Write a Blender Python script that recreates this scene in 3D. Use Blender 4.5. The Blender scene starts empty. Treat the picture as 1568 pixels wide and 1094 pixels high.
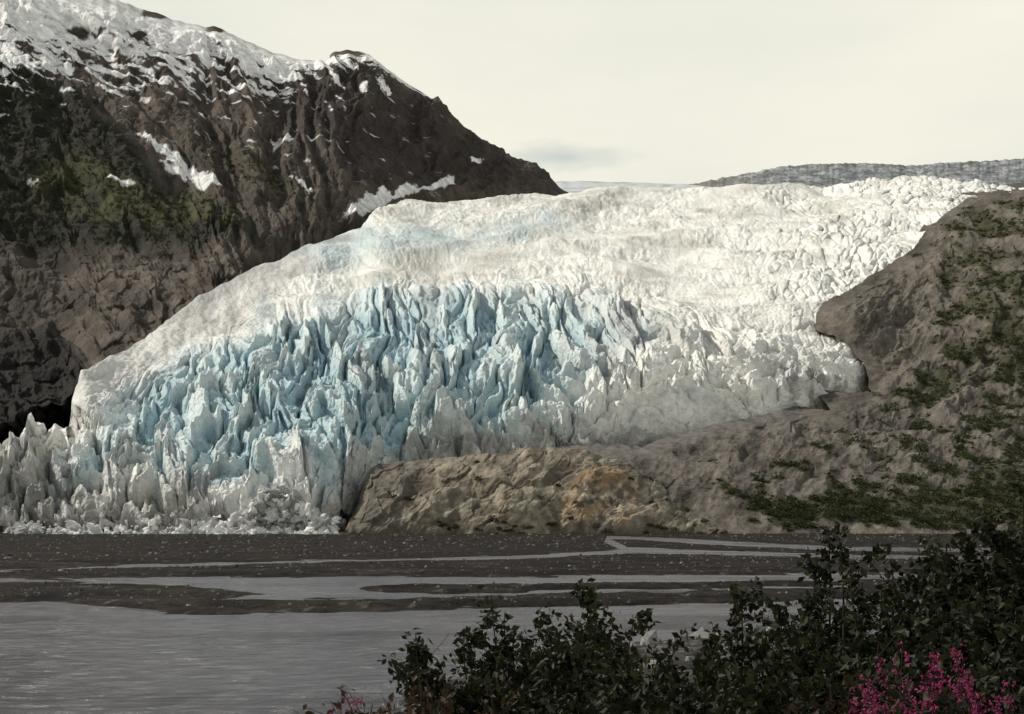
import bpy, math, numpy as np
from mathutils import Vector
scene=bpy.context.scene
F=2178.; CX=784.; HY=795.; H=5.0      # focal length, centre column, horizon row (image pixels), eye height (m)
rs=np.random.default_rng(11)
# ------------------------------------------------------------ noise
G=rs.random(65536)*2*np.pi; GX=np.cos(G).astype(np.float32); GY=np.sin(G).astype(np.float32)
VT=rs.random((5,65536)).astype(np.float32)
def perlin(x,y,o=0):
    x=np.asarray(x,np.float32)+np.float32(o*17.31); y=np.asarray(y,np.float32)+np.float32(o*9.77)
    x0=np.floor(x); y0=np.floor(y); xi=x0.astype(np.int32); yi=y0.astype(np.int32); fx=x-x0; fy=y-y0
    xa=(xi&255)<<8; xb=((xi+1)&255)<<8; ya=yi&255; yb=(yi+1)&255
    u=fx*fx*fx*(fx*(fx*6-15)+10); v=fy*fy*fy*(fy*(fy*6-15)+10)
    def g(i,dx,dy): return GX[i]*dx+GY[i]*dy
    a=g(xa|ya,fx,fy); b=g(xb|ya,fx-1,fy); c=g(xa|yb,fx,fy-1); d=g(xb|yb,fx-1,fy-1)
    a+=u*(b-a); c+=u*(d-c)
    return 1.5*(a+v*(c-a))
def fbm(x,y,n=4,o=0):
    s=0;a=1;t=0
    for k in range(n):
        s=s+a*perlin(x*2**k,y*2**k,o+k); t+=a; a*=.55
    return s/t
def ridged(x,y,n=3,o=0):
    s=0;a=1;t=0
    for k in range(n):
        s=s+a*(1-2*np.abs(perlin(x*2**k,y*2**k,o+k))); t+=a; a*=.5
    return s/t
def voro(x,y,o=0):
    x=(x+o*13.7).astype(np.float32); y=(y+o*5.3).astype(np.float32)
    x0=np.floor(x);y0=np.floor(y); xi=x0.astype(np.int32); yi=y0.astype(np.int32); fx=x-x0; fy=y-y0
    f1=np.full(x.shape,9.,np.float32);f2=f1.copy(); best=np.zeros(x.shape,np.int32);ox=f1*0;oy=f1*0
    for a in(-1,0,1):
        for b in(-1,0,1):
            i=(((xi+a)&255)<<8)|((yi+b)&255)
            dx=fx-a-VT[0][i]; dy=fy-b-VT[1][i]; d=dx*dx+dy*dy
            m=d<f1
            f2=np.where(m,f1,np.minimum(f2,d)); f1=np.where(m,d,f1); best=np.where(m,i,best); ox=np.where(m,dx,ox); oy=np.where(m,dy,oy)
    f1=np.sqrt(f1); f2=np.sqrt(f2)
    return f1,f2-f1,VT[2][best],(VT[3][best]-.5)*2*ox+(VT[4][best]-.5)*2*oy
def sm(x,a=0.,b=1.):
    t=np.clip((x-a)/(b-a),0,1); return t*t*(3-2*t)
def I(x,k): 
    k=np.array(k,float); return np.interp(x,k[:,0],k[:,1])
def Is(x,k,w=35.):
    # smoothed polyline (no creases at the image-pixel points)
    o=np.linspace(-2,2,13); g=np.exp(-o*o); g/=g.sum()
    return sum(gi*I(x+oi*w,k) for gi,oi in zip(g,o))
def sdf(px,py,poly):
    px=np.asarray(px,np.float32); py=np.asarray(py,np.float32)
    d=np.full(np.shape(px),1e9,np.float32); ins=np.zeros(np.shape(px),bool); n=len(poly)
    for i in range(n):
        x1,y1=poly[i];x2,y2=poly[(i+1)%n]; ex=x2-x1;ey=y2-y1
        ax=px-x1; ay=py-y1
        t=np.clip((ax*ex+ay*ey)/(ex*ex+ey*ey+1e-9),0,1)
        ax-=t*ex; ay-=t*ey; d=np.minimum(d,ax*ax+ay*ay)
        if y1!=y2:
            c=((y1>py)!=(y2>py))&(px<(x2-x1)*(py-y1)/(y2-y1)+x1); ins^=c
    return np.where(ins,1,-1)*np.sqrt(d)
def sdl(px,py,poly,m=14):
    a=np.array(poly); w=(px>a[:,0].min()-m)&(px<a[:,0].max()+m)&(py>a[:,1].min()-m)&(py<a[:,1].max()+m)
    r=np.full(px.shape,-50.); r[w]=sdf(px[w],py[w],poly); return r
def px_to_world(bx,el,d): return (bx-CX)/F*d, d*1.0, H+(HY-el)/F*d  # image pixel column and row, at a chosen depth, to world position
# ------------------------------------------------------------ mesh helpers
def grid_mesh(name,X,Y,Z,col,mat,flip=False):
    nr,nc=X.shape
    co=np.stack([X,Y,Z],-1).reshape(-1,3).astype(np.float32)
    idx=np.arange(nr*nc).reshape(nr,nc)
    q=np.stack([idx[:-1,:-1],idx[:-1,1:],idx[1:,1:],idx[1:,:-1]],-1).reshape(-1,4)
    return raw_mesh(name,co,q,col,[mat],smooth=True)
def raw_mesh(name,co,q,col,mats,smooth=False,midx=None):
    me=bpy.data.meshes.new(name); k=q.shape[1]
    me.vertices.add(len(co)); me.vertices.foreach_set('co',np.asarray(co,np.float32).ravel())
    me.loops.add(q.size); me.loops.foreach_set('vertex_index',q.astype(np.int32).ravel())
    me.polygons.add(len(q)); me.polygons.foreach_set('loop_start',np.arange(0,q.size,k,dtype=np.int32))
    try: me.polygons.foreach_set('loop_total',np.full(len(q),k,dtype=np.int32))
    except Exception: pass
    me.update(calc_edges=True)
    me.polygons.foreach_set('use_smooth',np.full(len(q),smooth))
    if midx is not None: me.polygons.foreach_set('material_index',np.asarray(midx,np.int32))
    if col is not None:
        a=me.color_attributes.new('Col','FLOAT_COLOR','POINT')
        c=np.ones((len(co),4),np.float32); c[:,:3]=np.clip(np.asarray(col).reshape(-1,3),0,1); a.data.foreach_set('color',c.ravel())
    for m in mats: me.materials.append(m)
    ob=bpy.data.objects.new(name,me); scene.collection.objects.link(ob); return ob
def mixc(a,b,t):
    a=np.asarray(a,np.float32); b=np.asarray(b,np.float32); t=np.clip(t,0,1).astype(np.float32)[...,None]
    return a+(b-a)*t
# ------------------------------------------------------------ materials
def surf_mat(name,scale,var=.35,bump=.5,bdist=.3,rough=.9,spec=.2,fine=None,translucent=0,sss=0):
    m=bpy.data.materials.new(name); m.use_nodes=True; nt=m.node_tree; N=nt.nodes; L=nt.links
    p=N['Principled BSDF']; out=N['Material Output']
    at=N.new('ShaderNodeAttribute'); at.attribute_name='Col'
    tc=N.new('ShaderNodeTexCoord')
    n=N.new('ShaderNodeTexNoise'); n.inputs['Scale'].default_value=scale; n.inputs['Detail'].default_value=7; n.inputs['Roughness'].default_value=.65
    L.new(tc.outputs['Object'],n.inputs['Vector'])
    mr=N.new('ShaderNodeMapRange'); mr.inputs['From Min'].default_value=.3; mr.inputs['From Max'].default_value=.7
    mr.inputs['To Min'].default_value=1-var; mr.inputs['To Max'].default_value=1+var
    L.new(n.outputs['Fac'],mr.inputs['Value'])
    vm=N.new('ShaderNodeVectorMath'); vm.operation='SCALE'; L.new(at.outputs['Color'],vm.inputs[0]); L.new(mr.outputs['Result'],vm.inputs['Scale'])
    L.new(vm.outputs['Vector'],p.inputs['Base Color'])
    p.inputs['Roughness'].default_value=rough; p.inputs['Specular IOR Level'].default_value=spec
    hsrc=n.outputs['Fac']
    if fine:
        v=N.new('ShaderNodeTexVoronoi'); v.inputs['Scale'].default_value=fine; L.new(tc.outputs['Object'],v.inputs['Vector'])
        ad=N.new('ShaderNodeMath'); ad.operation='ADD'; L.new(n.outputs['Fac'],ad.inputs[0])
        mu=N.new('ShaderNodeMath'); mu.operation='MULTIPLY'; mu.inputs[1].default_value=-.6; L.new(v.outputs['Distance'],mu.inputs[0]); L.new(mu.outputs[0],ad.inputs[1]); hsrc=ad.outputs[0]
    b=N.new('ShaderNodeBump'); b.inputs['Strength'].default_value=bump; b.inputs['Distance'].default_value=bdist
    L.new(hsrc,b.inputs['Height']); L.new(b.outputs['Normal'],p.inputs['Normal'])
    if translucent:
        tr=N.new('ShaderNodeBsdfTranslucent'); L.new(vm.outputs['Vector'],tr.inputs['Color'])
        mx=N.new('ShaderNodeMixShader'); mx.inputs['Fac'].default_value=translucent
        L.new(p.outputs[0],mx.inputs[1]); L.new(tr.outputs[0],mx.inputs[2]); L.new(mx.outputs[0],out.inputs['Surface'])
    return m
M_ice=surf_mat('glacier_ice',.35,.18,.85,1.0,.7,.2,fine=.6)
M_rock=surf_mat('mountain_rock',.05,.45,.7,4,.95,.1)
M_hill=surf_mat('moraine_rock',.3,.4,.6,.8,.95,.1)
M_grav=surf_mat('river_gravel',2.5,.6,1,.1,.95,.05,fine=5)
M_leaf=surf_mat('leaf',3,.4,.1,.01,.65,.2,translucent=.25)
M_scrub=surf_mat('scrub_leaf',.5,.4,.1,.01,.8,.1,translucent=.1)
M_bark=surf_mat('bark',20,.3,.3,.01,.9,.1)
M_petal=surf_mat('petal',30,.2,.1,.01,.6,.2,translucent=.3)
M_stone=surf_mat('stone',4,.35,.6,.03,.9,.2)
# ------------------------------------------------------------ glacier
TOP=[(-90,700),(0,690),(30,676),(48,655),(60,655),(75,668),(90,662),(104,668),(112,606),(124,570),(200,532),(300,458),(345,434),(400,405),(420,402),(480,370),(545,355),(575,330),(620,312),(680,303),(760,295),(850,294),(950,293),(1050,291),(1150,286),(1300,280),(1450,279),(1560,287),(1650,295)]
DT=[(-90,500),(0,520),(104,570),(200,700),(300,820),(400,980),(480,1180),(575,1500),(680,1900),(850,2300),(1200,2400),(1560,2000),(1650,1900)]
FOOT=[(-90,824),(515,824),(560,800),(700,765),(900,725),(1000,705),(1100,678),(1200,655),(1260,645),(1335,625),(1380,600),(1420,560),(1500,480),(1650,400)]
DF=[(-90,468),(520,468),(600,530),(700,540),(900,565),(1100,612),(1260,650),(1342,680),(1420,790),(1500,880),(1650,1000)]
EXA=[(-90,1.2),(100,1.3),(300,1.8),(500,2.1),(700,2.3),(1700,2.3)]; EXB=[(-90,0),(300,.3),(500,1.6),(700,2.7),(1700,2.7)]
def gd(P,Q):
    p=P[:1]
    f=Is(p,FOOT,30);t=Is(p,TOP,14);v=np.clip((f-Q)/(f-t),0,1.1); df=Is(p,DF,30);dt=Is(p,DT,40)
    return df+(dt-df)*v**(Is(p,EXA,60)+Is(p,EXB,60)*v)-np.clip(Q-f,0,200)*.7
nc,nr=1450,690
bx=np.linspace(-90,1650,nc)[None,:]; v=np.linspace(0,1,nr)[:,None]
P=np.broadcast_to(bx,(nr,nc)).copy(); Q=I(bx,FOOT)+(I(bx,TOP)-I(bx,FOOT))*v
D=gd(P,Q)
FRONT=[(-90,690),(100,665),(215,600),(260,572),(380,540),(430,505),(530,478),(640,458),(740,446),(880,456),(1010,482),(1120,510),(1215,560),(1320,610),(1220,680),(980,740),(600,860),(-90,860)]
FLANK=[(100,670),(115,560),(200,520),(300,440),(400,390),(470,360),(500,400),(380,475),(390,505),(240,565),(205,600),(150,660)]
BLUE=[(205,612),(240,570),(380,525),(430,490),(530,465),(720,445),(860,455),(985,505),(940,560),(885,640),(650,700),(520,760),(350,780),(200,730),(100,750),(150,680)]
BLUE2=[(440,385),(560,345),(860,330),(880,360),(700,385),(600,400),(500,420)]
sF=sdf(P,Q,FRONT)
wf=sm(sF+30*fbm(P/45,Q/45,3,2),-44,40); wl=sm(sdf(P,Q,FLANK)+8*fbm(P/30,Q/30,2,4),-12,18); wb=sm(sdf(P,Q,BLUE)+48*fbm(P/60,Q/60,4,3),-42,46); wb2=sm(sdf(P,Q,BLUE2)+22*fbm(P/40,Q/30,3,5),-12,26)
wx=fbm(P/80,Q/90,3,20); wy=fbm(P/70,Q/90,3,24)
lat=(P-620)/(1+np.clip(Q-440,-100,400)/480)+36*wx; lon=Q+40*wy+.2*np.abs(P-620)
lat=lat+sm(P,850,1150)*(-.38)*(Q-450)      # right part: fins trend down to the right
f1,e1,r1,t1=voro(lat/29,lon/66,1); f2,e2,r2,t2=voro(lat/10,lon/21,2)
rd=ridged(lat/34,lon/130,2,7); rd2=ridged(lat/12+.5*wy,lon/42,3,8); rt_=ridged(lat/90,lon/34,2,12)
calm=sm(fbm(P/120,Q/90,2,31),-.45,.35)
hf=4.8*(r1-.4)+4.6*t1-4.6*(1-sm(e1,0,.22))+1.7*(r2-.5)+1.9*t2-1.1*(1-sm(e2,0,.3))+6.2*rd+2.7*rd2+2.0*rt_+1.1*fbm(P/6,Q/8,3,14)
hf=hf*(.65+.5*calm)*Is(bx,[(0,1),(850,1),(1000,.86),(1300,.75)],30)
lq=np.log(np.clip(Q-205,20,900))/.05
rb=sm(P,1050,1300)
g1,k1,s1,q1=voro((P+14*wx)/15,lq*1.1+2.2*wx,3)
hu=((.25+.75*rb)*(1.3*(s1-.5)+1.3*q1-1.1*(1-sm(k1,0,.3)))+1.3*ridged((P+.5*Q)/42+.5*wx,lq/1.9,4,9)+1.1*ridged((P-.4*Q)/26,lq/2.6,3,16)+.5*fbm(P/6,lq*1.5,3,18))*(.30+.75*sm(fbm(P/140,Q/40,3,33),-.4,.4))
big=fbm(P/170,Q/40,3,30)
disp=wf*hf+(1-wf)*(1-.78*wl)*hu*.00108*D+(1-wf)*(1-wl)*big*.010*D+(1-wf)*wl*2.5*fbm(P/35,Q/25,3,34)
disp+=2*np.exp(-(sF/26)**2)*sm(P,380,480)*(1-sm(P,1000,1150))
for (a,b_,w_,h_) in [(53,690,9,9),(86,690,10,5),(20,720,14,4)]:
    disp+=h_*np.exp(-np.abs((P-a)/w_)**1.3-((Q-b_)/45)**2)
X,Y,Z=px_to_world(P,Q,D)
Y=Y-.4*disp; Z=Z+.92*disp; X=X+wf*.9*(t2+t1)
white=np.array([.84,.83,.78])
dirtn=fbm(P/110+Q/200,Q/22,4,40); dn2=fbm((P+1.2*Q)/90,(Q-.1*P)/9,4,44)
col=mixc(white,[.46,.44,.39],sm(dirtn,-.05,.5)*.62*(1-wf))
col=mixc(col,[.50,.48,.43],sm(dn2,.0,.4)*.55*(1-wf)*(1-wl))
col=mixc(col,[.38,.36,.31],sm(sdf(P,Q,[(580,440),(600,385),(700,370),(680,420),(900,300),(1000,290),(960,305),(700,440)])+22*dirtn,-10,16)*.5*(1-wf))
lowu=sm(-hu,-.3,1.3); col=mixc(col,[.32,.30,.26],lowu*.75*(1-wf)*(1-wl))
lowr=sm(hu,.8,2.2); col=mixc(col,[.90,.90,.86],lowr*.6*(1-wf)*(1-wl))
col=mixc(col,[.42,.41,.40],wl*(.35+.5*sm(fbm((P+.8*Q)/70,(Q+.6*P)/24,4,50),-.35,.35)))
blue=mixc([.33,.48,.53],[.49,.61,.64],sm(fbm(P/30,Q/40,3,42),-.3,.4))  # blue ice, darkened and greyed to put the front's shade into its colour
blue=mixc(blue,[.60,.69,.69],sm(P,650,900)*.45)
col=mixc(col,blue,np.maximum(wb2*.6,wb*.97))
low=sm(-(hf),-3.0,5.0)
col=mixc(col,[.13,.28,.37],wb*low*.75)  # hollows: blue ice, with crevasse shade deepened in the colour
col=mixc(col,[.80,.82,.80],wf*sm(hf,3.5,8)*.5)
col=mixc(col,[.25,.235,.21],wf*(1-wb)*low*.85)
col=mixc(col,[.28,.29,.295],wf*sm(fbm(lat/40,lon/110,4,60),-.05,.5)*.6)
foot=sm(Q,I(bx,[(0,690),(500,730),(640,660),(900,635),(1000,635),(1250,630)]),I(bx,[(0,800),(500,815),(650,700),(900,690),(1000,700),(1250,690)]))
col=mixc(col,[.20,.195,.18],foot*.8*sm(fbm(P/25,Q/20,4,61),-.6,.1))
brk=sm(sdf(P,Q,[(290,810),(340,760),(455,700),(490,720),(480,770),(500,810)])+18*fbm(P/14,Q/12,3,66),-8,10); col=mixc(col,[.85,.85,.82],brk*.8)
col=mixc(col,[.20,.19,.175],sm(sdf(P,Q,[(-90,700),(60,690),(110,760),(100,830),(-90,830)])+20*wx,-15,15)*.6*sm(fbm(P/20,Q/20,3,67),-.4,.3))
tipn=sdf(P,Q,[(1215,560),(1290,590),(1340,560),(1345,640),(1210,640)])
col=mixc(col,[.15,.135,.12],sm(tipn,-15,10)*.75*sm(fbm(P/20,Q/20,3,62),-.3,.3))
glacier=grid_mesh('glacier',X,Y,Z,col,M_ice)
# ------------------------------------------------------------ mountain (left)
RIDGE=[(-220,-110),(0,-45),(100,-14),(180,0),(215,14),(240,20),(262,30),(300,40),(330,42),(352,52),(400,75),(430,84),(460,92),(497,94),(510,80),(535,76),(565,84),(590,105),(640,138),(668,155),(690,182),(712,196),(740,215),(765,235),(790,250),(830,268),(848,286),(880,300)]
MB=[(-220,780),(0,740),(100,690),(150,620),(300,520),(400,455),(500,415),(600,360),(700,340),(880,330)]
DMB=[(-220,560),(0,600),(150,760),(300,930),(400,1080),(500,1320),(600,1800),(700,2200),(880,2600)]
DMR=[(-220,1800),(0,2000),(300,2300),(500,2500),(700,2700),(880,2800)]
nc,nr=1150,740
bx=np.linspace(-220,880,nc)[None,:]; vv=np.linspace(0,1.08,nr)[:,None]
P=np.broadcast_to(bx,(nr,nc)).copy()
rj=Is(bx,RIDGE,4)+1.8*perlin(bx/13,bx*0,2)
v1=np.clip(vv,0,1); back=np.clip(vv-1,0,1)/.08
mb=Is(bx,MB,22)
Q=mb+(rj-mb)*v1
D=Is(bx,DMB,45)+(Is(bx,DMR,45)-Is(bx,DMB,45))*v1**1.25
SPUR=[(-260,60),(0,92),(60,112),(130,160),(165,205),(215,240),(250,292),(335,325),(395,362),(450,384),(300,560),(-260,800)]
sp=sdf(P,Q,SPUR)+9*fbm(P/30,Q/30,3,70)
D=D*(1-.13*sm(sp,-6,20)*sm(P,480,350))
kk=Is(bx,[(-220,.8),(300,.75),(430,.3),(520,-.12),(880,.6)],40)
warp=fbm(P/90,Q/90,3,69)
u=(P-kk*Q)+40*warp
rg=ridged(u/130,Q/200,3,71); rg2=ridged(u/48,Q/75+warp,4,77); rg3=fbm(P/18+.3*warp,Q/13,4,79)
edge=sm(1-v1,0,.08)
disp=(24*rg+10.5*rg2+6*rg3)*(D/1800)*(.10+.90*edge)*sm(P,880,820)
f1,e1,r1,t1=voro(P/34+.5*warp,Q/13+.5*warp,8)
low=sm(sdf(P,Q,[(-260,380),(180,385),(420,375),(520,420),(200,620),(-260,760)])+20*warp,-15,30)
disp+=low*(1.5*r1+2.0*t1)
X,Y,Z=px_to_world(P,Q,D+back*350); Z=Z-back*140
X=X+.2*disp; Y=Y-.45*disp; Z=Z+.6*disp*(.3+.7*edge)
n1=fbm(P/45,Q/45,5,80); n2=fbm(u/16,Q/40,4,84); n3=rg3
col=mixc([.048,.039,.032],[.115,.094,.075],sm(n1+.7*n2+.3*n3,-.5,.6))
col=mixc(col,[.032,.026,.024],sm(sdf(P,Q,[(380,90),(500,90),(620,150),(700,200),(850,290),(560,300),(430,200)]),-20,30)*sm(n2,-.7,.2)*.85)
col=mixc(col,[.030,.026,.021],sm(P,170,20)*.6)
col=mixc(col,[.12,.101,.088],low*sm(n1+.6*(r1-.5)+.3*n3,-.3,.5)*.65*sm(P,-60,160))
veg_shade=sm(sp,-4,16)*(1-low)
col=mixc(col,[.016,.017,.010],veg_shade*.92)  # dark plants, plus the spur's shade painted into the albedo
green=sm(sdf(P,Q,[(10,285),(130,262),(230,295),(330,325),(400,360),(330,355),(200,355),(60,335)])+16*n1,-8,12)
green2=sm(sdf(P,Q,[(280,240),(360,230),(450,280),(470,320),(360,290)])+30*n1,-8,14)
col=mixc(col,[.062,.062,.026],green*sm(n1+.5*n3,-.4,.3)*.9); col=mixc(col,[.050,.050,.022],green2*.7*sm(n2,-.4,.3))
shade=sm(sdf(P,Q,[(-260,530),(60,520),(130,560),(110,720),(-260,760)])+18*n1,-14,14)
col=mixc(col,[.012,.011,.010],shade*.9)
dr=Q-rj
sn=fbm((P*.9-.45*Q)/34,(Q-.42*P)/8.5,4,90)+.35*fbm(P/16,Q/10,3,93)
bias=I(bx,[(-220,.75),(0,.64),(130,.42),(300,.44),(480,.46),(540,.1),(600,-.1),(680,-.45),(880,-.9)])
span=I(bx,[(-220,220),(0,190),(200,160),(400,100),(480,50),(560,70),(640,55)])
snow=sm(sn+bias+.32-1.15*dr/span+.12*rg2,0.0,.10)
fleck=fbm((P*.9-.45*Q)/22,(Q-.42*P)/6,3,96); snow=np.maximum(snow,sm(fleck,.40,.48)*sm(dr,240,120)*sm(P,720,520)*(1-veg_shade))
knob=sdl(P,Q,[(500,70),(535,70),(560,84),(540,97),(505,95)]); snow=snow*(1-sm(knob,-2,3))
for k in [(238,22,26),(330,45,20),(360,112,16),(120,60,22),(215,70,14)]:
    snow=snow*sm(np.hypot((P-k[0]),(Q-k[1])*2.2)+10*n2+6*n3,k[2]*.6,k[2])
PATCH=[[(205,222),(255,243),(290,264),(302,283),(342,298),(338,306),(302,304),(285,286),(250,262)],[(148,140),(187,150),(189,157),(162,154)],
[(243,266),(287,280),(283,290),(250,278)],[(415,220),(442,225),(444,233),(420,231)],[(497,128),(522,140),(524,153),(507,147)],[(547,145),(561,147),(557,160),(549,157)],[(572,138),(597,146),(594,153),(580,151)],
[(520,345),(552,318),(560,300),(572,312),(583,290),(600,306),(620,288),(645,296),(692,281),(694,295),(640,302),(600,314),(560,345),(535,352)],[(715,261),(735,262),(731,268),(717,267)],[(0,94),(42,110),(42,118),(0,106)],
[(70,104),(112,118),(108,127),(82,119)],[(35,295),(56,298),(50,304)],[(163,288),(207,301),(185,303)],[(338,78),(388,98),(400,128),(372,125),(345,112)],[(0,18),(70,60),(60,80),(0,40)],[(438,283),(475,305),(470,312)],[(655,150),(668,156),(660,160)],[(515,88),(560,95),(590,110),(560,108),(520,98)],[(130,95),(165,108),(160,114),(130,103)],[(500,180),(508,196),(502,196)],[(180,85),(225,100),(220,107),(185,96)],[(0,130),(12,134),(10,141),(0,138)]]
pn=5.5*fbm(P/8,Q/6,3,95)
for pl in PATCH: snow=np.maximum(snow,sm(sdl(P,Q,pl)+pn,-1.2,1.6))
col=mixc(col,[.80,.79,.77],snow)
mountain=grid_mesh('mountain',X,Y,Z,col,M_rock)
MV=(P,Q,X,Y,Z,np.maximum(veg_shade*.6,np.maximum(green,green2))*(1-snow))
# ------------------------------------------------------------ moraine hillside (right)
HP=[(800,900),(800,674),(905,680),(985,684),(1010,672),(1090,652),(1200,628),(1218,622),(1275,630),(1238,592),(1300,602),(1333,600),(1325,560),(1300,530),(1285,518),(1248,507),(1250,480),(1262,462),(1300,445),(1350,412),(1400,380),(1425,345),(1450,325),(1480,305),(1568,292),(1760,287),(1760,900)]
HT=[(860,660),(985,668),(1090,640),(1200,605),(1222,590),(1240,490),(1262,445),(1300,430),(1350,398),(1400,365),(1425,330),(1450,310),(1480,292),(1568,279),(1720,274)]
nc,nr=860,640
bx=np.linspace(860,1720,nc)[None,:]; v=np.linspace(0,1,nr)[:,None]
P=np.broadcast_to(bx,(nr,nc)).copy(); Q=829+(I(bx,HT)-829)*v
Dh=Is(Q,[(280,900),(380,830),(450,770),(520,712),(600,655),(628,628),(652,596),(684,556),(740,504),(790,474),(829,456)],10)
Dh=Dh*(1-.12*sm(P,1350,1650)*sm(Q,700,400)) - 22*np.exp(-((P-1310)/60)**2-((Q-480)/50)**2)
g=gd(P,Q); s=sdf(P,Q,HP)+4*fbm(P/18,Q/12,3,99)
bnd=I(bx,[(860,1),(1390,1),(1450,0)])
tie=np.minimum(Dh,g-3-np.clip(s,0,20)*.4); Din=Dh+(tie-Dh)*(1-sm(s,25,110))
D=np.where(s>0,Din+np.clip(14-s,0,14)*.8*(1-bnd),g+25)
wq=fbm(P/80,Q/60,3,100)
rg=ridged((P+.5*Q)/120+.4*wq,(Q-.3*P)/85,2,101); n1=fbm(P/50,Q/35,5,105); n2=fbm(P/14,Q/10,4,109)
f1,e1,r1,t1=voro(P/50+.6*n1,Q/26+.6*n1,11); rl=ridged((P+.9*Q)/40,(Q-.7*P)/90,3,112)
fade=sm(s,2,45)
disp=fade*(5*rg+3.0*n1+1.0*n2+1.8*t1+1.5*rl)*I(Q,[(280,1.3),(640,.75),(760,.45),(829,.15)])
X,Y,Z=px_to_world(P,Q,D); Y=Y-.4*disp; Z=Z+.9*disp
col=mixc([.066,.058,.051],[.150,.132,.113],sm(n1+.45*n2+.3*(r1-.5)+.3*rl,-.5,.6))
col=mixc(col,[.17,.16,.15],sm(s,34,6)*.75*sm(P,1260,1180)*sm(n2,-.6,.2))
bul=sm(sdf(P,Q,[(1250,500),(1262,460),(1360,410),(1440,380),(1440,560),(1350,620),(1320,540)]),-10,25)
col=mixc(col,[.17,.148,.122],bul*.55*sm(n2,-.5,.4))
col=mixc(col,[.19,.165,.135],sm(sdf(P,Q,[(1310,800),(1440,790),(1530,805),(1530,835),(1300,835)])+5*n2,-5,6)*.8)
vd=fbm((P+.7*Q)/70+.5*wq,(Q-.25*P)/20,5,120)
vden=I(bx,[(900,-.5),(1100,-.26),(1300,-.08),(1450,.14),(1568,.22)])+I(Q,[(280,.0),(450,.05),(560,.1),(640,-.06),(700,-.02),(740,.12),(800,.2),(829,-.3)])-.5*bul
THK=sdf(P,Q,[(1150,735),(1180,775),(1290,765),(1420,760),(1568,730),(1720,710),(1720,800),(1500,800),(1300,800),(1180,800)])
vmask=np.maximum(sm(vd+vden,.05,.25),sm(THK+18*n2,-6,8))*sm(s,5,22)
col=mixc(col,[.045,.047,.024],vmask*.78)
hill=grid_mesh('moraine_hillside',X,Y,Z,col,M_hill)
HV=(P,Q,X,Y,Z,vmask)
# ------------------------------------------------------------ front bedrock outcrop
OT=[(522,826),(540,790),(550,752),(560,728),(580,712),(640,708),(700,702),(780,692),(840,686),(900,692),(960,712),(1000,737),(1040,770),(1075,798),(1125,828)]
nc,nr=760,290
bx=np.linspace(522,1125,nc)[None,:]; vv=np.linspace(0,1.25,nr)[:,None]; P=np.broadcast_to(bx,(nr,nc)).copy()
v1=np.clip(vv,0,1)+0*P; bk=np.clip(vv-1,0,1)/.25
ot=Is(bx,OT,8)+1.8*perlin(bx/18,bx*0,3)
Q=828+(ot-828)*v1; D=452+44*v1**1.6*sm(828-ot,0,60)+bk*25
wq=fbm(P/60,Q/40,3,129)
n1=fbm((P+.6*Q)/40,(Q-.2*P)/30,5,130); n2=fbm(P/12,Q/9,4,134); rg=ridged((P+1.2*Q)/95+.5*wq,(Q-.3*P)/90,2,138)
dl=P+1.1*Q; f1,e1,r1,t1=voro(dl/52+.4*n1,(Q-.5*P)/40+.5*n1,14); f3,e3,r3,t3=voro(dl/15+.4*n1,(Q-.5*P)/36+.5*n1,15)
disp=(3.6*rg+1.2*n1+.5*n2+2.2*t1+.8*r1+.8*t3+.4*r3)*sm(v1,0,.15)*(1-.5*sm(v1,.8,1))*.8
X,Y,Z=px_to_world(P,Q,D); Z=Z-bk*18; Y=Y-.55*disp; Z=Z+.6*disp
col=mixc([.115,.099,.078],[.27,.235,.18],sm(n1+.5*n2+.35*(r1-.5)+.3*(r3-.5),-.5,.5))
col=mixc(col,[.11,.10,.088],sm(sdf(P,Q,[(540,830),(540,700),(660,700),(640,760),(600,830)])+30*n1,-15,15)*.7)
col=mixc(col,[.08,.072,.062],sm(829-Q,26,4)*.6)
ora=sm(sdf(P,Q,[(840,800),(880,740),(920,705),(970,720),(985,745),(960,800)])+22*n2+14*n1,-12,14)+sm(sdf(P,Q,[(745,790),(775,765),(790,770),(765,795)])+8*n2,-5,6)
col=mixc(col,[.34,.20,.09],ora*.6*sm(n1+n2,-.3,.5)); col=mixc(col,[.48,.42,.30],ora*.6*sm(n2-.6*n1,.05,.4))
col=mixc(col,[.40,.37,.29],sm(ridged((P+1.0*Q)/60,(Q-.2*P)/70,3,141),.62,.85)*.5)
col=mixc(col,[.055,.05,.036],sm(P,1000,1060)*.6*sm(n1,-.3,.3))
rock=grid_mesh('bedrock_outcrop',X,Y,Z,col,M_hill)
OV=(P,Q,X,Y,Z,v1)
# ------------------------------------------------------------ distant ridge + snowfield
nc,nr=600,70
bx=np.linspace(980,1760,nc)[None,:]; vv=np.linspace(0,1,nr)[:,None]; P=np.broadcast_to(bx,(nr,nc)).copy()
rt=I(bx,[(980,296),(1050,284),(1100,274),(1160,263),(1190,256),(1250,251),(1330,250),(1400,254),(1440,250),(1500,247),(1568,243),(1760,236)])+1.3*perlin(bx/9,bx*0,5)+.5*perlin(bx/3.7,bx*0,6)
Q=310+(rt-310)*vv; D=3000+500*vv+0*P; n=fbm(P/26,Q/7,5,150); nn=fbm(P/5,Q/3,3,152)
X,Y,Z=px_to_world(P,Q,D); Z=Z+2.5*fbm(P/11,Q/6,3,151)
col=mixc([.15,.16,.165],[.37,.38,.39],sm(n+.6*nn,-.3,.5)); col=mixc(col,[.17,.155,.14],sm(P,1180,1080)*.7); grid_mesh('distant_ridge',X,Y,Z,col,M_rock)
bx=np.linspace(800,1120,200)[None,:]; vv=np.linspace(0,1,30)[:,None]; P=np.broadcast_to(bx,(30,200)).copy()
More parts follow.
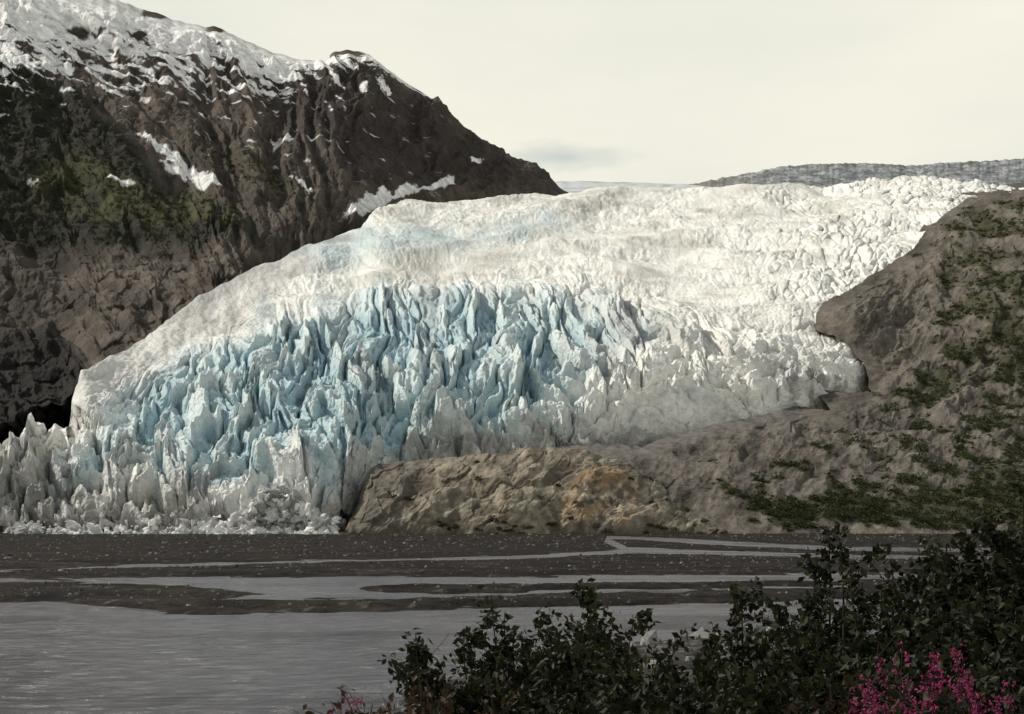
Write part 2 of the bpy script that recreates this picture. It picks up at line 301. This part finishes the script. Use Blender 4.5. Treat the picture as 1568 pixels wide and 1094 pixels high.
rt=I(bx,[(800,284),(860,277),(950,279),(1050,282),(1120,290)])+.8*perlin(bx/15,bx*0,7); Q=312+(rt-312)*vv
X,Y,Z=px_to_world(P,Q,2800+500*vv+0*P); col=mixc([.62,.64,.66],[.40,.42,.43],sm(fbm(P/40,Q/3,3,155),-.1,.5)); grid_mesh('snowfield',X,Y,Z,col,M_ice)
# ------------------------------------------------------------ ground : outwash plain + near bank
WAT=[[(-900,924),(100,921),(180,932),(250,941),(430,938),(700,932),(900,927),(1100,923),(1320,919),(1600,914),(3000,905),(3000,2600),(-900,2600)],
[(-900,893),(0,889),(300,884),(700,883),(1050,881),(1310,879),(2500,874),(2500,882),(1310,890),(1050,893),(700,896),(545,900),(560,906),(700,908),(1000,903),(1300,897),(1300,901),(1000,909),(700,916),(500,921),(300,919),(430,911),(350,903),(150,896),(0,894),(-900,899)],
[(-900,894),(0,877),(230,868),(560,861),(800,856),(960,848),(1100,849),(1290,856),(2500,862),(2500,857),(1300,850),(1100,844),(960,838),(935,826),(985,827),(1080,834),(1290,844),(2500,852),(2500,846),(1290,838),(1000,823),(930,821),(925,830),(950,842),(800,851),(560,857),(230,864),(0,872),(-900,886)]]
def shoreY(X): return I(X,[(-60,30),(-8,31),(-4,34),(-1.7,44),(4.3,56),(14.6,68),(26,73),(60,80),(200,90)])
def ground_z(X,Y):
    P=CX+F*X/np.maximum(Y,1); Q=HY+F*H/np.maximum(Y,1)
    s=np.full(np.shape(X),-50.)
    for w in WAT: s=np.maximum(s,sdf(P,Q,w))
    s=s+(4.8*fbm(X/16,Y/9,4,160)+2.8*fbm(X/3,Y/4,3,161))*np.clip(Q-825,10,70)/45
    z=np.where(s>0,-np.clip(s*.1,0,.5),np.clip(-s*.06,0,.28))
    z=z+.05*fbm(X/3,Y/3,3,163)*(z>0)
    sy=shoreY(X)+2.5*fbm(X/5,Y/5,3,165)
    bank=.7*sm((sy-Y)/9)+2.5*sm((22-Y)/14)+.16*fbm(X/1.3,Y/1.3,4,170)*(sy-Y>0)
    k=sm((sy-Y)/1.5+.5)
    return z*(1-k)+bank*k+sm(Y,900,3000)*8, s, k
nc,nr=900,640
b=np.linspace(-1.1,1.1,nc)[None,:]; b=.55*b+.45*b**3
Yr=np.concatenate([np.linspace(-12,7,16),np.geomspace(7.3,520,584),np.geomspace(530,9000,40)])[:,None]
Yg=np.broadcast_to(Yr,(nr,nc)).copy(); Xg=b*(Yg+26)
Zg,s,k=ground_z(Xg,Yg)
n1=fbm(Xg/9,Yg/6,4,180); n2=fbm(Xg/1.1,Yg/1.4,3,184)
col=mixc([.009,.0075,.0067],[.036,.030,.027],sm(n1+.8*n2,-.5,.8))
col=mixc(col,[.12,.115,.11],sm(perlin(Xg/.9,Yg/3.2,189)+.3*n1,.55,.75)*.5*(k<.5))
col=mixc(col,mixc([.03,.029,.026],[.12,.115,.107],sm(n2,-.3,.5)),k)
col=mixc(col,[.018,.023,.011],k*sm(n1,-.2,.2)*sm(Yg,34,22))
grid_mesh('ground',Xg,Yg,Zg,col,M_grav)
# water
m=bpy.data.materials.new('river_water'); m.use_nodes=True; nt=m.node_tree; N=nt.nodes; L=nt.links; p=N['Principled BSDF']
p.inputs['Base Color'].default_value=(.080,.075,.090,1); p.inputs['Roughness'].default_value=.3; p.inputs['IOR'].default_value=1.33
tc=N.new('ShaderNodeTexCoord'); mp=N.new('ShaderNodeMapping'); mp.inputs['Scale'].default_value=(.45,1.0,1); mp.inputs['Rotation'].default_value=(0,0,.12); L.new(tc.outputs['Object'],mp.inputs['Vector'])
n=N.new('ShaderNodeTexNoise'); n.inputs['Scale'].default_value=1.3; n.inputs['Detail'].default_value=6; n.inputs['Roughness'].default_value=.6; n.inputs['Distortion'].default_value=.8; L.new(mp.outputs[0],n.inputs['Vector'])
bp=N.new('ShaderNodeBump'); bp.inputs['Strength'].default_value=1; bp.inputs['Distance'].default_value=.7; L.new(n.outputs['Fac'],bp.inputs['Height']); L.new(bp.outputs[0],p.inputs['Normal'])
n2_=N.new('ShaderNodeTexNoise'); n2_.inputs['Scale'].default_value=.12; n2_.inputs['Detail'].default_value=4; L.new(mp.outputs[0],n2_.inputs['Vector'])
cr=N.new('ShaderNodeMapRange'); cr.inputs['From Min'].default_value=.35; cr.inputs['From Max'].default_value=.65; cr.inputs['To Min'].default_value=.12; cr.inputs['To Max'].default_value=.35; L.new(n2_.outputs['Fac'],cr.inputs['Value']); L.new(cr.outputs[0],p.inputs['Roughness'])
co=np.array([[-500,4,0],[500,4,0],[500,464,0],[-500,464,0]],float); raw_mesh('river_water',co,np.array([[0,1,2,3]]),None,[m])
# ------------------------------------------------------------ scattered chunks (stones / ice)
t=(1+5**.5)/2
ico=np.array([(-1,t,0),(1,t,0),(-1,-t,0),(1,-t,0),(0,-1,t),(0,1,t),(0,-1,-t),(0,1,-t),(t,0,-1),(t,0,1),(-t,0,-1),(-t,0,1)])/1.9
icf=np.array([(0,11,5),(0,5,1),(0,1,7),(0,7,10),(0,10,11),(1,5,9),(5,11,4),(11,10,2),(10,7,6),(7,1,8),(3,9,4),(3,4,2),(3,2,6),(3,6,8),(3,8,9),(4,9,5),(2,4,11),(6,2,10),(8,6,7),(9,8,1)])
def chunks(name,C,S,colA,colB,mat,jit=.35):
    n=len(C); V=ico[None]*(1+jit*(rs.random((n,12,1))-.5)*2)+jit*.5*(rs.random((n,12,3))-.5)
    V=V*S[:,None,:]; a=rs.random(n)*6.28; c,s_=np.cos(a)[:,None],np.sin(a)[:,None]
    V=np.stack([V[...,0]*c-V[...,1]*s_,V[...,0]*s_+V[...,1]*c,V[...,2]],-1)+C[:,None,:]
    q=(icf[None]+(np.arange(n)*12)[:,None,None]).reshape(-1,3)
    cc=mixc(colA,colB,rs.random(n)); cc=np.repeat(cc[:,None,:],12,1)
    return raw_mesh(name,V.reshape(-1,3),q,cc,[mat])
n=2600; px=np.concatenate([rs.normal(400,60,1800),rs.uniform(20,515,800)]); px=np.clip(px,20,512); hh=rs.random(n)**1.6
spill=14+26*np.clip(fbm(px/45,px*0+3.3,3,200)+.25,0,1); fr=rs.random(n)**.6; d=466-spill*(1-fr); z=4.5*fr**2*rs.random(n)+hh*14*np.exp(-((px-430)/55)**2)*(fr>.6)
S=(.25+2.4*rs.random((n,1))**3.5*(.4+.6*fr[:,None]))*rs.uniform(.6,1.3,(n,3)); X=(px-CX)/F*d
chunks('ice_debris',np.stack([X,d-hh*2,z],-1),S,[.86,.86,.83],[.26,.26,.26],M_ice,.5)
n=7000; Y=np.exp(rs.uniform(np.log(75),np.log(440),n)); X=rs.uniform(-.5,.5,n)*Y; z,s,k=ground_z(X,Y); ok=(z>.12)&(k<.5)
X,Y,z=X[ok],Y[ok],z[ok]; S=(.04+.13*rs.random((len(X),1))**3)*(Y[:,None]/150+.4)*rs.uniform(.6,1.3,(len(X),3))
chunks('gravel_stones',np.stack([X,Y,z],-1),S,[.03,.027,.025],[.22,.21,.20],M_stone)
n=2600; Y=rs.uniform(14,74,n); X=rs.uniform(-6,30,n); z,s,k=ground_z(X,Y); ok=(k>.4); X,Y,z=X[ok],Y[ok],z[ok]
S=(.06+.28*rs.random((len(X),1))**3)*rs.uniform(.6,1.3,(len(X),3)); chunks('bank_stones',np.stack([X,Y,z],-1),S,[.06,.06,.056],[.26,.255,.25],M_stone)
for (x,y,r) in [(-.80,11.2,.30),(.9,12.5,.33)]:
    z=float(ground_z(np.array([x]),np.array([y]))[0][0]); o=chunks('boulder',np.array([[x,y,z+.25]]),np.array([[r*1.3,r,r*1.1]]),[.30,.29,.28],[.30,.29,.28],M_stone,.3)
    md=o.modifiers.new('bevel','BEVEL'); md.width=.05; md.segments=3
# ------------------------------------------------------------ scrub on slopes
def leaves(name,pos,size,cA,cB,mat,tone=None,link=True):
    n=len(pos); a=rs.normal(size=(n,3)); a/=np.linalg.norm(a,axis=1)[:,None]; b=rs.normal(size=(n,3)); b=b-(b*a).sum(1)[:,None]*a; b/=np.linalg.norm(b,axis=1)[:,None]
    c=np.cross(a,b); s=size[:,None]
    V=np.stack([pos-a*s*.6,pos+b*s*.36+c*s*.12,pos+a*s*.6,pos-b*s*.36+c*s*.12],1)
    q=np.arange(n*4).reshape(n,4); tt=rs.random(n) if tone is None else .6*tone+.4*rs.random(n)
    cc=np.repeat(mixc(cA,cB,tt)[:,None,:],4,1)
    if not link: return V.reshape(-1,3),q,cc.reshape(-1,3)
    return raw_mesh(name,V.reshape(-1,3),q,cc,[mat])
def scrub(name,C,R,nl,ls,cA,cB):
    n=len(C); r=np.repeat(R,nl)[:,None]; c=np.repeat(C,nl,0)
    dirs=rs.normal(size=(n*nl,3)); dirs/=np.linalg.norm(dirs,axis=1)[:,None]; dirs[:,2]=np.abs(dirs[:,2])
    rad=(.3+.7*rs.random((n*nl,1)))
    pos=c+dirs*rad*r*np.array([1.15,1.15,.85])
    return leaves(name,pos,ls*(.6+.8*rs.random(n*nl))*(.35+.65*np.repeat(R,nl)/3)*.8,cA,cB,M_scrub,np.repeat(rs.random(n),nl))
def pick(A,thr,n,mn=0):
    P,Q,X,Y,Z,vm=A; w=np.flatnonzero(vm>thr); ii=rs.choice(w,n,replace=False)
    return np.stack([X.ravel()[ii],Y.ravel()[ii],Z.ravel()[ii]],-1)
C=pick(HV,.3,3400); R=.6+2.4*rs.random(len(C))**2.2; scrub('alder_thicket',C,R,60,.9,[.018,.024,.010],[.080,.088,.036])
C=pick(MV,.5,1700); R=rs.uniform(1.5,4.2,len(C)); scrub('alder_thicket',C,R,36,1.0,[.011,.013,.006],[.044,.047,.020])
P,Q,X,Y,Z,v1=OV
w=np.flatnonzero((v1>.02)&(v1<.2)&(P>660)&(P<1080)); ii=rs.choice(w,34,replace=False)
w2=np.flatnonzero((v1>.3)&(v1<.98)); ii=np.concatenate([ii,rs.choice(w2,14,replace=False)])
C=np.stack([X.ravel()[ii],Y.ravel()[ii],Z.ravel()[ii]],-1); R=rs.uniform(.6,2.0,len(ii)); scrub('scrub_willow',C,R,90,1.0,[.025,.03,.012],[.075,.075,.032])
# ------------------------------------------------------------ near shrubs
def tube(pts,r0,r1,V,Fq,CC,sides=4):
    n=len(pts); base=sum(len(x) for x in V)
    tg=np.gradient(pts,axis=0); tg/=np.linalg.norm(tg,axis=1)[:,None]+1e-9
    ref=np.array([.3,.9,.1]); a=np.cross(tg,ref); a/=np.linalg.norm(a,axis=1)[:,None]+1e-9; b=np.cross(tg,a)
    rr=np.linspace(r0,r1,n)[:,None]; ring=[]
    for k in range(sides):
        th=2*np.pi*k/sides; ring.append(pts+rr*(np.cos(th)*a+np.sin(th)*b))
    v=np.stack(ring,1).reshape(-1,3); V.append(v); CC.append(np.tile([.030,.023,.017],(len(v),1)))
    for i in range(n-1):
        for k in range(sides):
            k2=(k+1)%sides; Fq.append((base+i*sides+k,base+i*sides+k2,base+(i+1)*sides+k2,base+(i+1)*sides+k))
def shrub(x,y,h,spread,nst,nleaf,ls,cA=(.005,.007,.003),cB=(.036,.042,.016),name='alder_shrub'):
    z0=float(ground_z(np.array([x]),np.array([y]))[0][0])-.05
    V=[];Fq=[];CC=[];tips=[]
    for i in range(nst):
        a=rs.random()*6.28; rr=spread*rs.random()**.6; hh=h*rs.uniform(.55,.97)
        if i==0: hh=h*.97; rr=spread*.2
        tt=np.linspace(0,1,8)[:,None]; end=np.array([math.cos(a)*rr,math.sin(a)*rr,hh])
        st=np.array([x+rs.normal()*.12,y+rs.normal()*.12,z0]); bend=rs.normal(size=3)*.07
        pts=st+end*np.concatenate([tt**1.1,tt**1.1,tt],1)+bend*np.sin(tt*5)
        tube(pts,.014*h/2+.004,.004,V,Fq,CC)
        for j in range(9):
            f=rs.uniform(.3,.99); k=min(int(f*7),6); p0=pts[k]*(1-(f*7-k))+pts[k+1]*(f*7-k)
            dv=rs.normal(size=3); dv[2]=abs(dv[2])*.5+.1; dv/=np.linalg.norm(dv); ln=rs.uniform(.15,.45)
            t2=np.linspace(0,1,4)[:,None]; tw=p0+dv*ln*t2+np.array([0,0,.05])*t2**2; tube(tw,.005,.002,V,Fq,CC,3); tips.append(tw)
        tips.append(pts[5:])
    nb=len(Fq)
    wts=rs.random(len(tips))**2+.06; ids=rs.choice(len(tips),nleaf,p=wts/wts.sum()); ps=[]
    for i in ids:
        tw=tips[i]; f=rs.random()**.7*(len(tw)-1.001); k=int(f); ps.append(tw[k]+(tw[k+1]-tw[k])*(f-k))
    ps=np.array(ps)+rs.normal(size=(nleaf,3))*.04
    lv,lq,lc=leaves('',ps,ls*rs.uniform(.6,1.3,nleaf),list(cA),list(cB),None,link=False)
    nv=sum(len(q_) for q_ in V)
    return raw_mesh(name,np.concatenate(V+[lv]),np.concatenate([np.array(Fq),lq+nv]),np.concatenate(CC+[lc]),[M_bark,M_leaf],midx=[0]*nb+[1]*len(lq))
def at(px,y): return (px-CX)/F*y
def top(py,px,y):
    z=float(ground_z(np.array([at(px,y)]),np.array([float(y)]))[0][0]); return H+(HY-py)/F*y-z
SH=[(770,920,13.,.6,7),(870,890,13.5,.5,7),(905,930,12.5,.45,6),(700,955,12.,.45,6),(830,965,12,.6,8),(945,985,12,.5,6),(1045,1000,12.5,.55,6),(1125,880,13.5,.4,5),(1190,960,13,.5,5),(1260,930,13.2,.45,5),
(1305,785,12,.42,8),(1350,840,11,.5,7),(1400,825,11.5,.5,7),(1450,860,12,.5,7),(1475,800,12,.38,7),(1515,810,11,.45,8),(1560,760,11,.5,10),(1620,760,11,.6,8),(1100,1035,11,.6,7),(1210,1015,10.5,.55,6),(900,1020,11,.6,8),(1000,1045,10.5,.6,7),
(1330,960,10,.6,8),(1410,945,10.5,.6,9),(1480,930,10,.6,9),(1550,900,9.5,.6,9),(800,1030,11,.5,7),(1130,1070,9,.5,7),(1260,1045,9,.5,7),(1050,1075,9,.5,7),(1380,1010,8.8,.5,8),(1530,1000,8.5,.5,8),(930,1065,9,.4,7),(1460,1020,9.2,.5,9),(1340,1050,9,.5,8)]
for px,py,y,spd,nst in SH:
    hgt=top(py,px,y); shrub(at(px,y),y,hgt,spd,nst,300*nst,.066)
for px,py,y in [(690,1045,10.5),(1290,1040,8.6),(545,1072,10.2)]:
    shrub(at(px,y),y,top(py,px,y),.3,7,350,.06,cA=(.03,.020,.010),cB=(.07,.04,.02),name='willowherb_foliage')
def fireweed(pts,nf=22):
    V=[];Fq=[];CC=[];lf=[];ps=[];lsz=[]
    for px,py,y in pts:
        x=at(px,y); h=top(py,px,y); z0=H+(HY-py)/F*y-h; tt=np.linspace(0,1,8)[:,None]
        lean=rs.normal(size=3)*np.array([.09,.09,0]); p=np.array([x,y,z0])+np.array([0,0,h])*tt+lean*tt**2
        tube(p,.006,.002,V,Fq,CC,3)
        for f in rs.uniform(.74,1.0,nf):
            k=min(int(f*7),6); c=p[k]+(p[k+1]-p[k])*(f*7-k); wdt=.05*(1.1-f)/.4+.006; a=rs.random()*6.28
            cc=c+np.array([math.cos(a)*wdt,math.sin(a)*wdt,0])
            for _ in range(3): ps.append(cc+rs.normal(size=3)*.008); lsz.append(.024*(1.35-f*.7))
        for f in rs.uniform(.1,.8,40):
            k=min(int(f*7),6); c=p[k]+(p[k+1]-p[k])*(f*7-k); a=rs.random()*6.28; lf.append(c+np.array([math.cos(a)*.05,math.sin(a)*.05,.01]))
    nb=len(Fq); nv=sum(len(q) for q in V)
    a1,b1,c1=leaves('',np.array(lf),np.full(len(lf),.085),[.010,.015,.007],[.035,.036,.016],None,link=False)
    a2,b2,c2=leaves('',np.array(ps),np.array(lsz),[.16,.014,.06],[.42,.06,.19],None,link=False)
    raw_mesh('fireweed',np.concatenate(V+[a1,a2]),np.concatenate([np.array(Fq),b1+nv,b2+nv+len(a1)]),np.concatenate(CC+[c1,c2]),[M_bark,M_leaf,M_petal],midx=[0]*nb+[1]*len(b1)+[2]*len(b2))
fireweed([(rs.normal(1440,48),rs.uniform(975,1080),rs.uniform(7.0,8.4)) for _ in range(22)])
fireweed([(rs.uniform(1330,1400),rs.uniform(1035,1080),rs.uniform(7.0,8.2)) for _ in range(9)])
fireweed([(rs.uniform(530,600),rs.uniform(1060,1085),rs.uniform(9,10)) for _ in range(5)],5)
# ------------------------------------------------------------ camera, sun, sky
cam=bpy.data.cameras.new('camera'); co_=bpy.data.objects.new('camera',cam); scene.collection.objects.link(co_); scene.camera=co_
co_.location=(0,0,H); co_.rotation_euler=(math.radians(90),0,0); cam.lens=50; cam.sensor_width=36; cam.shift_y=248/1568; cam.clip_start=.1; cam.clip_end=30000
el,az=math.radians(40),math.radians(-62)
sv=Vector((math.sin(az)*math.cos(el),math.cos(az)*math.cos(el),math.sin(el)))
sl=bpy.data.lights.new('sun','SUN'); sl.energy=3.7; sl.angle=math.radians(.6); sl.color=(1,.95,.84); so=bpy.data.objects.new('sun',sl); scene.collection.objects.link(so); so.rotation_euler=sv.to_track_quat('Z','Y').to_euler()
w=bpy.data.worlds.new('World'); scene.world=w; w.use_nodes=True; N=w.node_tree.nodes; L=w.node_tree.links
bg=N['Background']; out=N['World Output']; sk=N.new('ShaderNodeTexSky'); sk.sky_type='NISHITA'; sk.sun_disc=False; sk.sun_elevation=el; sk.sun_rotation=az; sk.dust_density=2
L.new(sk.outputs[0],bg.inputs['Color']); bg.inputs['Strength'].default_value=.07
b2=N.new('ShaderNodeBackground'); b2.inputs['Strength'].default_value=1.0
tc=N.new('ShaderNodeTexCoord'); mp=N.new('ShaderNodeMapping'); mp.inputs['Scale'].default_value=(1,1,3); L.new(tc.outputs['Generated'],mp.inputs[0])
n=N.new('ShaderNodeTexNoise'); n.inputs['Scale'].default_value=2.2; n.inputs['Detail'].default_value=5; L.new(mp.outputs[0],n.inputs['Vector'])
cr=N.new('ShaderNodeValToRGB'); e=cr.color_ramp.elements; e[0].position=.3; e[0].color=(.74,.755,.69,1); e[1].position=.7; e[1].color=(.95,.925,.79,1); L.new(n.outputs['Fac'],cr.inputs[0])
vs=N.new('ShaderNodeVectorMath'); vs.operation='SUBTRACT'; vs.inputs[1].default_value=(.038,.968,.2465); L.new(tc.outputs['Generated'],vs.inputs[0])
vmul=N.new('ShaderNodeVectorMath'); vmul.operation='MULTIPLY'; vmul.inputs[1].default_value=(1,1,4); L.new(vs.outputs[0],vmul.inputs[0])
vl=N.new('ShaderNodeVectorMath'); vl.operation='LENGTH'; L.new(vmul.outputs[0],vl.inputs[0])
nn=N.new('ShaderNodeTexNoise'); nn.inputs['Scale'].default_value=28; nn.inputs['Detail'].default_value=4; L.new(mp.outputs[0],nn.inputs['Vector'])
ma=N.new('ShaderNodeMath'); ma.operation='MULTIPLY_ADD'; ma.inputs[1].default_value=.06; L.new(nn.outputs['Fac'],ma.inputs[0]); L.new(vl.outputs['Value'],ma.inputs[2])
mc=N.new('ShaderNodeMapRange'); mc.inputs['From Min'].default_value=.03; mc.inputs['From Max'].default_value=.08; mc.inputs['To Min'].default_value=.7; mc.inputs['To Max'].default_value=0; L.new(ma.outputs[0],mc.inputs['Value'])
mxc=N.new('ShaderNodeMixRGB'); mxc.inputs['Color2'].default_value=(.50,.56,.56,1); L.new(mc.outputs[0],mxc.inputs['Fac']); L.new(cr.outputs[0],mxc.inputs['Color1']); L.new(mxc.outputs[0],b2.inputs['Color'])
sp_=N.new('ShaderNodeSeparateXYZ'); L.new(tc.outputs['Generated'],sp_.inputs[0]); mr=N.new('ShaderNodeMapRange'); mr.inputs['From Min'].default_value=.38; mr.inputs['From Max'].default_value=.75; mr.inputs['To Min'].default_value=1; mr.inputs['To Max'].default_value=.15; L.new(sp_.outputs['Z'],mr.inputs['Value'])
mx=N.new('ShaderNodeMixShader'); L.new(mr.outputs[0],mx.inputs[0]); L.new(bg.outputs[0],mx.inputs[1]); L.new(b2.outputs[0],mx.inputs[2]); L.new(mx.outputs[0],out.inputs['Surface'])
scene.view_settings.view_transform='Standard'; scene.view_settings.look='None'; scene.view_settings.exposure=0
